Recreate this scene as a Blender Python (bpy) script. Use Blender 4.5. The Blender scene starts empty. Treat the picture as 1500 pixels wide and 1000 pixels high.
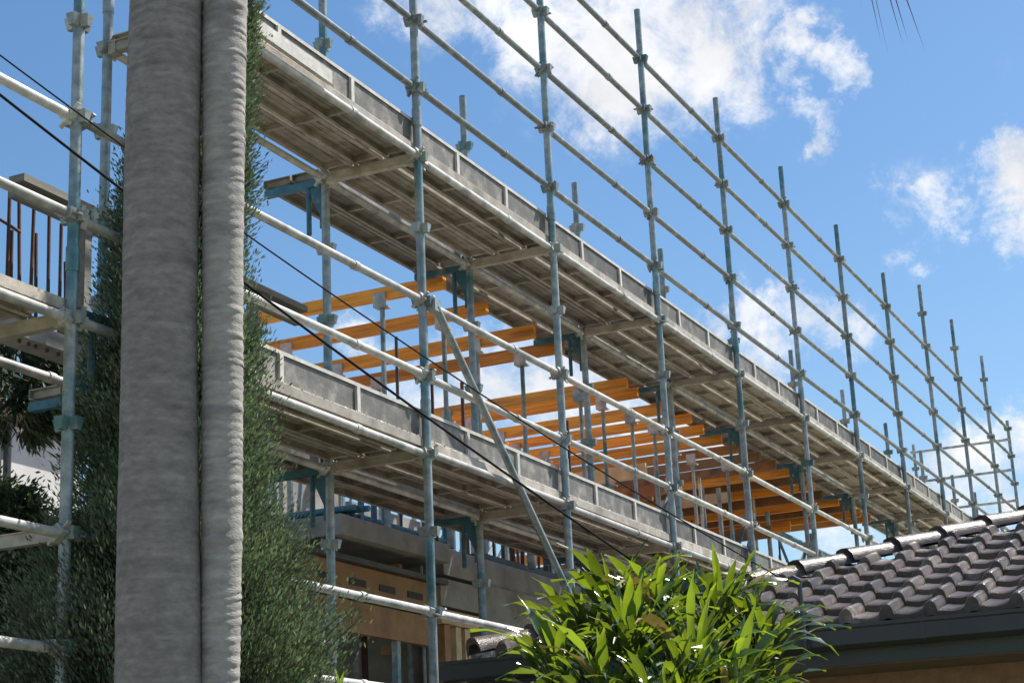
import bpy, bmesh, math, random
from mathutils import Vector, Matrix
R = math.radians
scene = bpy.context.scene
col = scene.collection
# ------------------------------------------------------------------ camera
CAM = Vector((0.0, 0.0, 1.5237))
CR = Vector((0.8995994651304103, 0.4345349096483444, -0.04359145138653554))
CU = Vector((0.15966438816348485, -0.23434685875839972, 0.95895194506422))
CF = Vector((-0.40648257710443086, 0.8696326592803285, 0.2801980592787263))
FPX = 2594.5
cd = bpy.data.cameras.new('camera'); co = bpy.data.objects.new('camera', cd); col.objects.link(co)
m = Matrix((CR, CU, -CF)).transposed().to_4x4(); m.translation = CAM
co.matrix_world = m
cd.sensor_fit = 'HORIZONTAL'; cd.sensor_width = 36; cd.lens = FPX / 1500 * 36
cd.clip_start = 0.05; cd.clip_end = 5000
scene.camera = co
def sightline(px, py):          # unit direction seen at a point of the photograph (sky features)
    return (CF + CR * ((px - 750) / FPX) - CU * ((py - 500) / FPX)).normalized()
# ------------------------------------------------------------------ light
SUN_AZ, SUN_EL = R(35), R(56)     # azimuth from +Y towards +X
sd = bpy.data.lights.new('sun', 'SUN'); so = bpy.data.objects.new('sun', sd); col.objects.link(so)
sd.energy = 5.0; sd.angle = R(0.53); sd.color = (1.0, 0.95, 0.87)
sv = Vector((math.sin(SUN_AZ) * math.cos(SUN_EL), math.cos(SUN_AZ) * math.cos(SUN_EL), math.sin(SUN_EL)))
so.rotation_euler = sv.to_track_quat('Z', 'Y').to_euler()
scene.view_settings.view_transform = 'Standard'; scene.view_settings.look = 'None'
scene.view_settings.gamma = 1; scene.view_settings.use_curve_mapping = False
scene.view_settings.exposure = 0.6

world = bpy.data.worlds.new('World'); scene.world = world; world.use_nodes = True
def make_world():
    nt = world.node_tree; N = nt.nodes; N.clear(); L = nt.links
    out = N.new('ShaderNodeOutputWorld'); bg = N.new('ShaderNodeBackground'); L.new(bg.outputs[0], out.inputs[0])
    bg.inputs['Strength'].default_value = 0.092
    sky = N.new('ShaderNodeTexSky'); sky.sky_type = 'NISHITA'; sky.sun_disc = False
    sky.sun_elevation = SUN_EL; sky.sun_rotation = SUN_AZ; sky.air_density = 1.15; sky.dust_density = 0.6; sky.ozone_density = 2.2
    tc = N.new('ShaderNodeTexCoord')
    def math_(op, a, b=None, c=None, clamp=False):
        n = N.new('ShaderNodeMath'); n.operation = op; n.use_clamp = clamp
        for i, v in enumerate((a, b, c)):
            if v is None: continue
            if isinstance(v, (int, float)): n.inputs[i].default_value = v
            else: L.new(v, n.inputs[i])
        return n.outputs[0]
    def noise(scale, detail, rough=0.6, dist=0.0, vec=None):
        n = N.new('ShaderNodeTexNoise'); n.inputs['Scale'].default_value = scale; n.inputs['Detail'].default_value = detail
        n.inputs['Roughness'].default_value = rough; n.inputs['Distortion'].default_value = dist
        L.new(vec or tc.outputs['Generated'], n.inputs['Vector']); return n
    # a little warp so that the clouds get ragged outlines
    wn = noise(20, 8, 0.7)
    sub = N.new('ShaderNodeVectorMath'); sub.operation = 'SUBTRACT'; L.new(wn.outputs['Color'], sub.inputs[0]); sub.inputs[1].default_value = (.5, .5, .5)
    scl = N.new('ShaderNodeVectorMath'); scl.operation = 'SCALE'; L.new(sub.outputs[0], scl.inputs[0]); scl.inputs['Scale'].default_value = 0.075
    wv = N.new('ShaderNodeVectorMath'); wv.operation = 'ADD'; L.new(tc.outputs['Generated'], wv.inputs[0]); L.new(scl.outputs[0], wv.inputs[1])
    blobs = [((930, 60), 215, 1.15), ((1040, 95), 130, 1.1), ((800, 25), 170, .95), ((700, -20), 130, .8), ((600, 10), 90, .55),
             ((880, 130), 110, .75), ((1000, -60), 220, .9),
             ((1165, 45), 62, .78), ((1225, 95), 70, .85), ((1265, 125), 50, .7), ((1180, 165), 62, .75), ((1195, 215), 52, .8), ((1150, 105), 45, .6),
             ((1468, 272), 92, 1.1), ((1425, 285), 50, .8), ((1490, 245), 70, 1.0), ((1530, 290), 120, 1.1), ((1345, 296), 70, .74), ((1305, 298), 45, .6), ((1390, 315), 40, .5),
             ((1300, 375), 36, .5), ((1340, 395), 32, .45),
             ((1110, 455), 80, 1.0), ((1185, 465), 80, .95), ((1045, 480), 60, .8), ((1250, 500), 60, .6), ((1140, 510), 80, .8),
             ((690, 560), 130, .95), ((820, 590), 120, 1.0), ((930, 600), 110, 1.0), ((600, 590), 90, .75), ((1010, 640), 120, 1.0), ((770, 500), 70, .8),
             ((1450, 690), 105, 1.0), ((1370, 720), 90, .95), ((1530, 650), 90, 1.0), ((1230, 800), 110, .8), ((520, 500), 60, .5),
             ((1700, 150), 200, .9), ((1850, 500), 240, 1.0), ((300, -260), 220, .8), ((1300, -350), 200, .9), ((800, -420), 260, .9)]
    rnd = random.Random(5)
    dirs = [(sightline(*p), r / FPX, s) for p, r, s in blobs]
    for k in range(26):          # the same kind of cloud over the rest of the sky
        az = rnd.uniform(0, 6.28); el = rnd.uniform(.12, 1.2)
        d = Vector((math.cos(az) * math.cos(el), math.sin(az) * math.cos(el), math.sin(el)))
        if d.dot(CF) > .9: continue
        dirs.append((d, rnd.uniform(.08, .2), rnd.uniform(.7, 1.0)))
    acc = None
    for d, r, s in dirs:
        dn = N.new('ShaderNodeVectorMath'); dn.operation = 'DISTANCE'; L.new(wv.outputs[0], dn.inputs[0]); dn.inputs[1].default_value = d
        mr = N.new('ShaderNodeMapRange'); mr.interpolation_type = 'SMOOTHSTEP'
        mr.inputs['From Min'].default_value = r * 1.15; mr.inputs['From Max'].default_value = r * .1
        mr.inputs['To Min'].default_value = 0; mr.inputs['To Max'].default_value = s
        L.new(dn.outputs['Value'], mr.inputs['Value'])
        acc = mr.outputs[0] if acc is None else math_('MAXIMUM', acc, mr.outputs[0])
    n1 = noise(26, 10, 0.66, 0.3); n2 = noise(9, 4, 0.5)
    f = math_('MULTIPLY_ADD', n1.outputs['Fac'], 2.3, -1.15)
    dsum = math_('ADD', acc, math_('MULTIPLY', f, 1.25))
    mr = N.new('ShaderNodeMapRange'); mr.interpolation_type = 'SMOOTHSTEP'; mr.inputs['From Min'].default_value = 0.15; mr.inputs['From Max'].default_value = 1.25
    L.new(dsum, mr.inputs['Value'])
    dens = math_('MULTIPLY', mr.outputs[0], math_('MULTIPLY', acc, 2.0, None, True), None, True)
    # cloud brightness: dense cores a little greyer
    n3 = noise(14, 6, 0.6)
    cb = N.new('ShaderNodeMapRange'); cb.inputs['From Min'].default_value = .35; cb.inputs['From Max'].default_value = .68
    cb.inputs['To Min'].default_value = 5.9; cb.inputs['To Max'].default_value = 7.9; L.new(n3.outputs['Fac'], cb.inputs['Value'])
    cc = N.new('ShaderNodeCombineColor'); 
    L.new(math_('MULTIPLY', cb.outputs[0], .97), cc.inputs[0]); L.new(math_('MULTIPLY', cb.outputs[0], .985), cc.inputs[1]); L.new(math_('MULTIPLY', cb.outputs[0], 1.02), cc.inputs[2])
    mix = N.new('ShaderNodeMix'); mix.data_type = 'RGBA'
    hsv = N.new('ShaderNodeHueSaturation'); hsv.inputs['Saturation'].default_value = 1.22; L.new(sky.outputs[0], hsv.inputs['Color'])
    L.new(dens, mix.inputs['Factor']); L.new(hsv.outputs[0], mix.inputs['A']); L.new(cc.outputs[0], mix.inputs['B'])
    L.new(mix.outputs['Result'], bg.inputs['Color'])
make_world()

# ------------------------------------------------------------------ materials
MATS = {}
def mat(name, base, rough=.6, metal=0.0, var=.25, scale=6.0, bump=0.0, bscale=60.0, second=None, mixlo=.5, mixhi=.6, mscale=3.0,
        rnd=0.0, trans=None, spec=.5, stretch=None, island=0.0):
    m = bpy.data.materials.new(name); m.use_nodes = True; nt = m.node_tree; N = nt.nodes; L = nt.links
    b = N['Principled BSDF']; b.inputs['Roughness'].default_value = rough; b.inputs['Metallic'].default_value = metal
    b.inputs['Specular IOR Level'].default_value = spec
    tc = N.new('ShaderNodeTexCoord'); vec = tc.outputs['Object']
    if stretch:
        mp = N.new('ShaderNodeMapping'); mp.inputs['Scale'].default_value = stretch; L.new(vec, mp.inputs['Vector']); vec = mp.outputs[0]
    oi = N.new('ShaderNodeObjectInfo')
    ad = N.new('ShaderNodeVectorMath'); ad.operation = 'MULTIPLY_ADD'
    cx = N.new('ShaderNodeCombineXYZ'); L.new(oi.outputs['Random'], cx.inputs[0]); L.new(oi.outputs['Random'], cx.inputs[1]); L.new(oi.outputs['Random'], cx.inputs[2])
    L.new(cx.outputs[0], ad.inputs[0]); ad.inputs[1].default_value = (37, 53, 71); L.new(vec, ad.inputs[2]); vec2 = ad.outputs[0]
    nz = N.new('ShaderNodeTexNoise'); nz.inputs['Scale'].default_value = scale; nz.inputs['Detail'].default_value = 6; nz.inputs['Roughness'].default_value = .65
    L.new(vec2, nz.inputs['Vector'])
    cr = N.new('ShaderNodeMapRange'); cr.inputs['From Min'].default_value = .3; cr.inputs['From Max'].default_value = .7
    cr.inputs['To Min'].default_value = 1 - var; cr.inputs['To Max'].default_value = 1 + var; L.new(nz.outputs['Fac'], cr.inputs['Value'])
    fac = cr.outputs[0]
    def mul(a, src, amt):
        r = N.new('ShaderNodeMapRange'); r.inputs['To Min'].default_value = 1 - amt; r.inputs['To Max'].default_value = 1 + amt; L.new(src, r.inputs['Value'])
        q = N.new('ShaderNodeMath'); q.operation = 'MULTIPLY'; L.new(a, q.inputs[0]); L.new(r.outputs[0], q.inputs[1]); return q.outputs[0]
    if rnd: fac = mul(fac, oi.outputs['Random'], rnd)
    if island:
        ge = N.new('ShaderNodeNewGeometry'); fac = mul(fac, ge.outputs['Random Per Island'], island)
    src = None
    if second:
        n2 = N.new('ShaderNodeTexNoise'); n2.inputs['Scale'].default_value = mscale; n2.inputs['Detail'].default_value = 5; L.new(vec2, n2.inputs['Vector'])
        mr = N.new('ShaderNodeMapRange'); mr.inputs['From Min'].default_value = mixlo; mr.inputs['From Max'].default_value = mixhi; L.new(n2.outputs['Fac'], mr.inputs['Value'])
        mx = N.new('ShaderNodeMix'); mx.data_type = 'RGBA'; mx.inputs['A'].default_value = (*base, 1); mx.inputs['B'].default_value = (*second, 1)
        L.new(mr.outputs[0], mx.inputs['Factor']); src = mx.outputs['Result']
    vm = N.new('ShaderNodeVectorMath'); vm.operation = 'SCALE'
    if src: L.new(src, vm.inputs[0])
    else: vm.inputs[0].default_value = base
    L.new(fac, vm.inputs['Scale']); L.new(vm.outputs[0], b.inputs['Base Color'])
    if bump:
        nb = N.new('ShaderNodeTexNoise'); nb.inputs['Scale'].default_value = bscale; nb.inputs['Detail'].default_value = 4; L.new(vec2, nb.inputs['Vector'])
        bp = N.new('ShaderNodeBump'); bp.inputs['Strength'].default_value = bump; bp.inputs['Distance'].default_value = .01
        L.new(nb.outputs['Fac'], bp.inputs['Height']); L.new(bp.outputs[0], b.inputs['Normal'])
    if trans:
        tr = N.new('ShaderNodeBsdfTranslucent'); sm = N.new('ShaderNodeMixShader'); sm.inputs[0].default_value = trans[1]
        tv = N.new('ShaderNodeVectorMath'); tv.operation = 'SCALE'; tv.inputs[0].default_value = trans[0]; L.new(fac, tv.inputs['Scale'])
        L.new(tv.outputs[0], tr.inputs['Color']); L.new(b.outputs[0], sm.inputs[1]); L.new(tr.outputs[0], sm.inputs[2])
        L.new(sm.outputs[0], N['Material Output'].inputs['Surface'])
    MATS[name] = m; return m
mat('galv_tube', (.29, .325, .325), .42, .3, .4, 14, .15, 90, second=(.09, .20, .22), mixlo=.50, mixhi=.64, mscale=2.2, rnd=.18)
mat('galv_rail', (.52, .505, .475), .5, .12, .28, 12, .15, 80, second=(.33, .34, .32), mixlo=.5, mixhi=.62, mscale=5, rnd=.15)
mat('teal_paint', (.06, .17, .22), .5, .1, .35, 12, .1, 70, second=(.25, .24, .21), mixlo=.58, mixhi=.66, mscale=9, rnd=.2)
mat('plank_steel', (.44, .395, .335), .62, .15, .3, 9, .25, 110, second=(.28, .235, .19), mixlo=.52, mixhi=.68, mscale=4, rnd=.25)
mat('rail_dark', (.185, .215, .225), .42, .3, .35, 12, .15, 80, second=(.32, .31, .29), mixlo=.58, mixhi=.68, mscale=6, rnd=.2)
mat('toe_steel', (.145, .138, .126), .6, .2, .28, 9, .25, 60, second=(.24, .215, .185), mixlo=.5, mixhi=.72, mscale=9, rnd=.4)
mat('toe_rib', (.58, .55, .50), .6, .05, .25, 12, .1, 60)  # sunlight on the toe-board ribs and rims is put into this pale colour
mat('lvl', (.82, .30, .028), .6, 0, .35, 10, .15, 60, second=(.50, .18, .03), mixlo=.48, mixhi=.68, mscale=4, rnd=.35, stretch=(.25, 4, 4))
mat('ply', (.29, .15, .055), .65, 0, .3, 5, .1, 40, second=(.22, .12, .06), mixlo=.5, mixhi=.68, mscale=3, rnd=.25)
mat('old_timber', (.40, .17, .06), .7, 0, .4, 8, .2, 50, second=(.20, .10, .06), mixlo=.48, mixhi=.66, mscale=3, rnd=.4)
mat('pale_timber', (.56, .42, .25), .65, 0, .25, 8, .1, 60, rnd=.15)
mat('concrete', (.30, .285, .265), .85, 0, .3, 3, .35, 40, second=(.18, .17, .165), mixlo=.5, mixhi=.7, mscale=2)
mat('render_wall', (.62, .60, .57), .85, 0, .12, 2, .15, 60)
mat('rebar', (.10, .050, .038), .75, .2, .3, 20, .3, 150)
mat('dark_steel', (.07, .075, .08), .5, .4, .3, 8)
mat('cable_black', (.012, .012, .013), .85, spec=.15)
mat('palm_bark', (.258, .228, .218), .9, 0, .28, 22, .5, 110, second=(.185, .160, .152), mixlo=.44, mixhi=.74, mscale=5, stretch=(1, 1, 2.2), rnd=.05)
def ring_lines(m, amount):
    nt = m.node_tree; N = nt.nodes; L = nt.links; b = N['Principled BSDF']; src = b.inputs['Base Color'].links[0].from_socket
    tc = N.new('ShaderNodeTexCoord')
    def band(scale, dist, lo, hi):
        w = N.new('ShaderNodeTexWave'); w.wave_type = 'BANDS'; w.bands_direction = 'Z'; w.inputs['Scale'].default_value = scale
        w.inputs['Distortion'].default_value = dist; w.inputs['Detail'].default_value = 4; w.inputs['Detail Scale'].default_value = 1.2; L.new(tc.outputs['Object'], w.inputs['Vector'])
        r = N.new('ShaderNodeMapRange'); r.inputs['From Min'].default_value = .78; r.inputs['From Max'].default_value = 1.0; r.inputs['To Min'].default_value = lo; r.inputs['To Max'].default_value = hi
        L.new(w.outputs['Fac'], r.inputs['Value']); return r.outputs[0]
    def mulv(a, f):
        v = N.new('ShaderNodeVectorMath'); v.operation = 'SCALE'; L.new(a, v.inputs[0]); L.new(f, v.inputs['Scale']); return v.outputs[0]
    c = mulv(mulv(src, band(4.6, 2.2, 1.0, 1.0 + amount)), band(2.9, 3.0, 1.0, 1.0 - amount * .7))
    L.new(c, b.inputs['Base Color'])
ring_lines(MATS['palm_bark'], .13)
mat('palm_bark_sunlit', (.34, .315, .295), .9, 0, .22, 18, .4, 90, second=(.205, .19, .185), mixlo=.46, mixhi=.74, mscale=5, stretch=(1, 1, 2.2))  # paler copy of palm_bark; brightens the slender trunk's sunlit strip by colour
ring_lines(MATS['palm_bark_sunlit'], .12)
mat('bark', (.11, .08, .06), .9, 0, .3, 10, .5, 40)
mat('cypress', (.122, .166, .106), .65, 0, .3, 1.6, island=.5, trans=((.15, .22, .08), .3), second=(.065, .105, .07), mixlo=.45, mixhi=.6, mscale=3)
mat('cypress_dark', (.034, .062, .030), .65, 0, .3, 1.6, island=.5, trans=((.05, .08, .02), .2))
mat('dark_core', (.028, .034, .020), .95, 0, .4, 30, .8, 40, spec=.1)  # shade of the crown interior, put into the colour of a solid core
mat('shrub_leaf', (.045, .085, .035), .5, 0, .3, 2, island=.5, trans=((.07, .11, .02), .25))
mat('strap_leaf', (.026, .070, .020), .22, 0, .25, 5, rnd=.4, island=.35, trans=((.36, .50, .02), .26), spec=1.0)
mat('dry_leaf', (.26, .20, .07), .6, 0, .4, 8, rnd=.3, trans=((.3, .22, .05), .2))
mat('palm_leaf', (.07, .10, .03), .5, 0, .3, 4, island=.4, trans=((.13, .16, .03), .3))
mat('dead_frond', (.20, .15, .09), .8, 0, .3, 6, island=.4)
mat('tile', (.098, .073, .060), .29, 0, .4, 14, .35, 120, second=(.20, .175, .15), mixlo=.56, mixhi=.74, mscale=7, rnd=.5, spec=.45)
mat('tile_under', (.05, .047, .047), .8)
mat('gutter', (.040, .042, .043), .42, 0, .15, 4)
mat('soffit', (.16, .12, .085), .8)
mat('brickwork', (.25, .15, .10), .85, 0, .3, 10, .4, 40)
mat('ground', (.28, .245, .19), .95, 0, .3, .6, .3, 8, second=(.13, .17, .06), mixlo=.48, mixhi=.56, mscale=.25)
mat('roof_far', (.20, .10, .07), .8, 0, .2, 6)
mat('weathered', (.20, .19, .17), .8, 0, .3, 8, .2, 40, stretch=(4, .3, 4))
mat('debris', (.62, .54, .46), .9, 0, .3, 20, island=.5)

# ------------------------------------------------------------------ mesh helpers
class MB:
    def __init__(s): s.v = []; s.f = []; s.mi = []
    def quadbox(s, c, mi=0):
        k = len(s.v); s.v += [tuple(p) for p in c]
        for q in ((0, 3, 2, 1), (4, 5, 6, 7), (0, 1, 5, 4), (1, 2, 6, 5), (2, 3, 7, 6), (3, 0, 4, 7)):
            s.f.append(tuple(k + i for i in q)); s.mi.append(mi)
        return s
    def box(s, x0, x1, y0, y1, z0, z1, mi=0):
        return s.quadbox([(x0, y0, z0), (x1, y0, z0), (x1, y1, z0), (x0, y1, z0), (x0, y0, z1), (x1, y0, z1), (x1, y1, z1), (x0, y1, z1)], mi)
    def bar(s, a, b, w, h, up=(0, 0, 1), mi=0):
        a = Vector(a); b = Vector(b); d = (b - a).normalized(); u = Vector(up)
        if abs(d.dot(u)) > .98: u = Vector((1, 0, 0))
        r = d.cross(u).normalized(); u = r.cross(d)
        c = [p + r * (sx * w / 2) + u * (sz * h / 2) for p in (a, b) for sx, sz in ((-1, -1), (1, -1), (1, 1), (-1, 1))]
        k = len(s.v); s.v += [tuple(p) for p in c]
        for q in ((0, 1, 2, 3), (7, 6, 5, 4), (0, 4, 5, 1), (1, 5, 6, 2), (2, 6, 7, 3), (3, 7, 4, 0)):
            s.f.append(tuple(k + i for i in q)); s.mi.append(mi)
        return s
    def tube(s, pts, r, n=10, cap=True, mi=0):
        pts = [Vector(p) for p in pts]; k0 = len(s.v)
        rr = r if isinstance(r, (list, tuple)) else [r] * len(pts)
        pu = None
        for i, p in enumerate(pts):
            d = (pts[min(i + 1, len(pts) - 1)] - pts[max(i - 1, 0)]).normalized()
            u = pu or (Vector((0, 0, 1)) if abs(d.z) < .9 else Vector((1, 0, 0)))
            a = d.cross(u).normalized(); u = a.cross(d).normalized(); pu = u
            for j in range(n):
                t = 2 * math.pi * j / n; s.v.append(tuple(p + (a * math.cos(t) + u * math.sin(t)) * rr[i]))
        for i in range(len(pts) - 1):
            for j in range(n):
                a = k0 + i * n + j; b = k0 + i * n + (j + 1) % n
                s.f.append((a, b, b + n, a + n)); s.mi.append(mi)
        if cap:
            s.f.append(tuple(k0 + j for j in range(n))[::-1]); s.mi.append(mi)
            e = k0 + (len(pts) - 1) * n; s.f.append(tuple(e + j for j in range(n))); s.mi.append(mi)
        return s
    def mesh(s, name, *mats, smooth=True):
        me = bpy.data.meshes.new(name); me.from_pydata(s.v, [], s.f)
        for q in mats: me.materials.append(MATS[q])
        if len(mats) > 1: me.polygons.foreach_set('material_index', s.mi)
        if smooth:
            me.shade_smooth(); me.set_sharp_from_angle(angle=R(38))
        me.update(); return me
    def build(s, name, m, parent=None, loc=None, smooth=True):
        return put(name, s.mesh(name, *([m] if isinstance(m, str) else m), smooth=smooth), parent, loc)
def put(name, me, parent=None, loc=None, rot=None, scale=None):
    o = bpy.data.objects.new(name, me); col.objects.link(o)
    if parent: o.parent = parent
    if loc is not None: o.location = loc
    if rot is not None: o.rotation_euler = rot
    if scale is not None: o.scale = scale
    return o
def tag(o, label=None, cat=None, group=None, kind=None):
    if label: o['label'] = label
    if cat: o['category'] = cat
    if group: o['group'] = group
    if kind: o['kind'] = kind
    return o
def thing(name, label, cat, loc=(0, 0, 0), rz=0, group=None):
    o = bpy.data.objects.new(name, None); col.objects.link(o); o.location = loc; o.rotation_euler = (0, 0, rz); o.empty_display_size = .1
    return tag(o, label, cat, group)

# ------------------------------------------------------------------ ground
g = MB(); n = 40; ext = 900
for i in range(n + 1):
    for j in range(n + 1):
        x = -ext + 2 * ext * i / n; y = -ext + 2 * ext * j / n
        g.v.append((x, y, -0.01))
for i in range(n):
    for j in range(n):
        a = i * (n + 1) + j; g.f.append((a, a + n + 1, a + n + 2, a + 1)); g.mi.append(0)
tag(g.build('ground', 'ground'), kind='structure')

# ------------------------------------------------------------------ scaffold
random.seed(3)
XO, XI, XH = -5.133, -5.855, -6.35
YS = [4.0, 6.195, 7.32, 9.646, 11.792, 14.03, 16.20, 18.416, 20.69, 23.036, 25.36, 27.574, 29.88, 31.70]
scaf = thing('scaffold', 'long galvanised steel scaffold with two plank decks and tall guard rails', 'scaffold')
RS, RL = .0285, .0245
# node bracket: four pressed V pockets round the tube
nb = MB()
for k in range(4):
    c, s_ = math.cos(k * math.pi / 2), math.sin(k * math.pi / 2)
    def T(x, y, z): return (c * x - s_ * y, s_ * x + c * y, z)
    nb.quadbox([T(.024, -.017, -.03), T(.062, -.012, -.03), T(.062, .012, -.03), T(.024, .017, -.03),
                T(.024, -.034, .028), T(.070, -.026, .028), T(.070, .026, .028), T(.024, .034, .028)])
node_me = nb.mesh('node_bracket', 'galv_tube')
def node_cluster(zs):
    q = MB()
    for z in zs:
        k = len(q.v); q.v += [(x, y, zz + z) for x, y, zz in nb.v]; q.f += [tuple(i + k for i in f) for f in nb.f]; q.mi += nb.mi
    return q
def standard(x, y, ztop, singles=True, spig=True, zs0=1.0):
    q = MB().tube([(0, 0, 0), (0, 0, ztop)], RS, 12)
    q.box(-.07, .07, -.07, .07, 0, .008)
    for z in (2.28, 4.28, 6.28):      # spigot joints
        if z < ztop - .3: q.tube([(0, 0, z - .05), (0, 0, z + .07)], RS * 1.16, 12)
    o = q.build('standard', 'galv_tube', scaf, (x + random.uniform(-.004, .004), y, 0))
    zs = [1.0 + .5 * k for k in range(1, 20) if 1.0 + .5 * k < ztop - .05]
    if singles:
        for z in zs: put('node_bracket', node_me, o, (0, 0, z), (0, 0, random.uniform(-.05, .05)))
    else:
        tag(node_cluster(zs).build('node_bracket', 'galv_tube', o), kind='stuff')
    return o
OUT_TOP = {0: 5.75, 1: 5.9, 2: 9.0, 3: 9.1, 4: 9.05, 5: 9.0, 6: 8.95, 7: 8.95, 8: 8.95, 9: 8.98, 10: 9.45, 11: 9.48, 12: 9.42, 13: 8.65}
for i, y in enumerate(YS):
    standard(XO, y, OUT_TOP[i], True)
    standard(XI, y, 7.44 if i >= 2 else 5.8, False)
standard(-6.85, 31.70, 8.45, False); standard(-6.85, 29.88, 7.4, False)
# ledgers
led_cache = {}
def ledger_mesh(L, clamp=True, m='galv_rail'):
    key = (round(L, 3), m)
    if key in led_cache: return led_cache[key]
    q = MB().tube([(0, .03, 0), (0, L - .03, 0)], RL, 10)
    if clamp:
        for yy, sg in ((.052, 1), (L - .052, -1)):
            q.box(-.027, .027, yy - .022, yy + .022, -.036, .036)
            q.bar((0, yy - .006 * sg, -.075), (0, yy - .012 * sg, .075), .010, .024, up=(0, 1, 0))
    q.tube([(0, L * .62, .001), (0, L * .62 + .05, .001)], RL * 1.22, 10)
    led_cache[key] = q.mesh('ledger', m); return led_cache[key]
def ledger(x, i, z, name='ledger'):
    L = YS[i + 1] - YS[i]
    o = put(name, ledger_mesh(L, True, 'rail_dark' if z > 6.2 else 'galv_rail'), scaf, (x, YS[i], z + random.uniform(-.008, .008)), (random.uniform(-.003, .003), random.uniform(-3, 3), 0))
    return o
for i in range(len(YS) - 1):
    up = i >= 2
    if up:
        for z in (6.5, 7.0, 7.5, 8.0, 8.5): ledger(XO, i, z, 'guard_rail' if z > 6.1 else 'ledger')
        ledger(XO, i, 6.0); ledger(XI, i, 6.0)
    for z in (5.0, 4.5): ledger(XO, i, z, 'guard_rail')
    ledger(XO, i, 4.0); ledger(XI, i, 4.0)
    for z in (3.0, 2.5): ledger(XO, i, z, 'guard_rail')
    ledger(XO, i, 2.0); ledger(XI, i, 2.0)
# end return rails at the far end
for z in (8.3, 7.75, 7.2, 6.5):
    MB().tube([(XO, 31.66, z), (-6.9, 31.66, z)], RL, 10).build('guard_rail', 'galv_rail', scaf)
# transoms (box section) and hop-up brackets on the inner side
tr = MB().box(XI + .03, XO - .03, -.024, .024, -.03, .028)
tr.box(XI + .03, XO - .03, -.036, .036, .024, .030)
for xx in (XI + .05, XO - .05): tr.box(xx - .025, xx + .025, -.032, .032, -.042, .036)
tr_me = tr.mesh('transom', 'plank_steel')
hop = MB()
hop.bar((XI - .03, 0, 0), (XH, 0, 0), .045, .05)
hop.bar((XI - .035, 0, -.33), (XI - .035, 0, .02), .02, .05)
hop.quadbox([(XI - .03, -.006, -.30), (XI - .16, -.006, -.02), (XI - .16, .006, -.02), (XI - .03, .006, -.30),
             (XI - .03, -.006, -.01), (XI - .161, -.006, -.01), (XI - .161, .006, -.01), (XI - .03, .006, -.01)])
hop.tube([(XI - .15, 0, -.36), (XI - .15, 0, .0)], .018, 8)
hop_me = hop.mesh('hop_up_bracket', 'teal_paint')
for i, y in enumerate(YS):
    for z in (2.0, 4.0, 6.0):
        if z == 6.0 and i < 2: continue
        put('transom', tr_me, scaf, (0, y, z))
        if z == 4.0 or (z == 6.0 and i >= 3): put('hop_up_bracket', hop_me, scaf, (0, y + .035, z))
put('transom', tr_me, scaf, (0, YS[1], 3.0))
# steel planks: folded channel, lips and cross ribs
pl_cache = {}
PW = .217
def plank_mesh(L):
    key = round(L, 3)
    if key in pl_cache: return pl_cache[key]
    q = MB(); w = PW / 2; a, b = .012, L - .012
    q.box(-w, w, a, b, .050, .056)
    for s_ in (-1, 1):
        x0, x1 = sorted((s_ * w, s_ * (w - .005))); q.box(x0, x1, a, b, 0, .0497)
        x0, x1 = sorted((s_ * (w - .0053), s_ * (w - .028))); q.box(x0, x1, a, b, 0, .005)
    for f in (.02, .34, .66, .98):
        yy = a + (b - a) * f; q.box(-w + .006, w - .006, yy - .014, yy + .014, .010, .0495)
    for k in range(3):      # shallow longitudinal beads
        x = (-.05, 0, .05)[k]; q.box(x - .008, x + .008, a + .1, b - .1, .044, .0498)
    pl_cache[key] = q.mesh('plank', 'plank_steel', smooth=False); return pl_cache[key]
for i in range(len(YS) - 1):
    L = YS[i + 1] - YS[i]
    for z in (2.0, 4.0, 6.0):
        if z == 6.0 and i < 2 or i == 1: continue
        xs = [-5.255, -5.494, -5.733] + ([-6.012, -6.246] if (z == 6.0 and i >= 3) or z == 4.0 else [])
        for x in xs:
            put('plank', plank_mesh(L), scaf, (x + random.uniform(-.006, .006), YS[i], z + .036 + random.uniform(0, .006)), (0, random.uniform(-.008, .008), random.uniform(-.0025, .0025)))
# toe boards with their ribs
tb_cache = {}
rib_me = MB().box(0, .018, -.018, .018, .006, .166).mesh('rib', 'toe_rib', smooth=False)
def toe_mesh(L):
    key = round(L, 3)
    if key not in tb_cache:
        q = MB(); a, b = .003, L - .003
        q.box(0, .004, a, b, .006, .180)
        tb_cache[key] = q.mesh('toe_board', 'toe_steel', smooth=False)
    return tb_cache[key]
rim_cache = {}
def rim_mesh(L):
    key = round(L, 3)
    if key not in rim_cache:
        q = MB(); a, b = .003, L - .003
        q.box(-.014, .014, a, b, .1805, .189); q.box(.010, .014, a, b, .167, .180); q.box(0.0045, .022, a, b, -.004, .0055)
        rim_cache[key] = q.mesh('rim', 'toe_rib', smooth=False)
    return rim_cache[key]
for i in range(2, len(YS) - 1):
    L = YS[i + 1] - YS[i]
    for z in (4.0, 6.0):
        o = put('toe_board', toe_mesh(L), scaf, (XO - .05, YS[i], z + .104), (0, random.uniform(-.02, .02), 0))
        put('rim', rim_mesh(L), o)
        for f in (.30, .66): put('rib', rib_me, o, (.005, L * f, 0))
# diagonal face brace
q = MB().tube([(-5.07, 9.70, 4.98), (-5.07, 11.85, 3.12)], .026, 10)
q.box(-5.11, -5.05, 9.66, 9.74, 4.94, 5.02); q.build('diagonal_brace', 'galv_tube', scaf)
# loose batten tied to the upper deck edge
q = MB().bar((-5.085, 7.35, 6.10), (-5.080, 8.45, 6.09), .03, .085); q.build('edge_batten', 'toe_rib', scaf)
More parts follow.
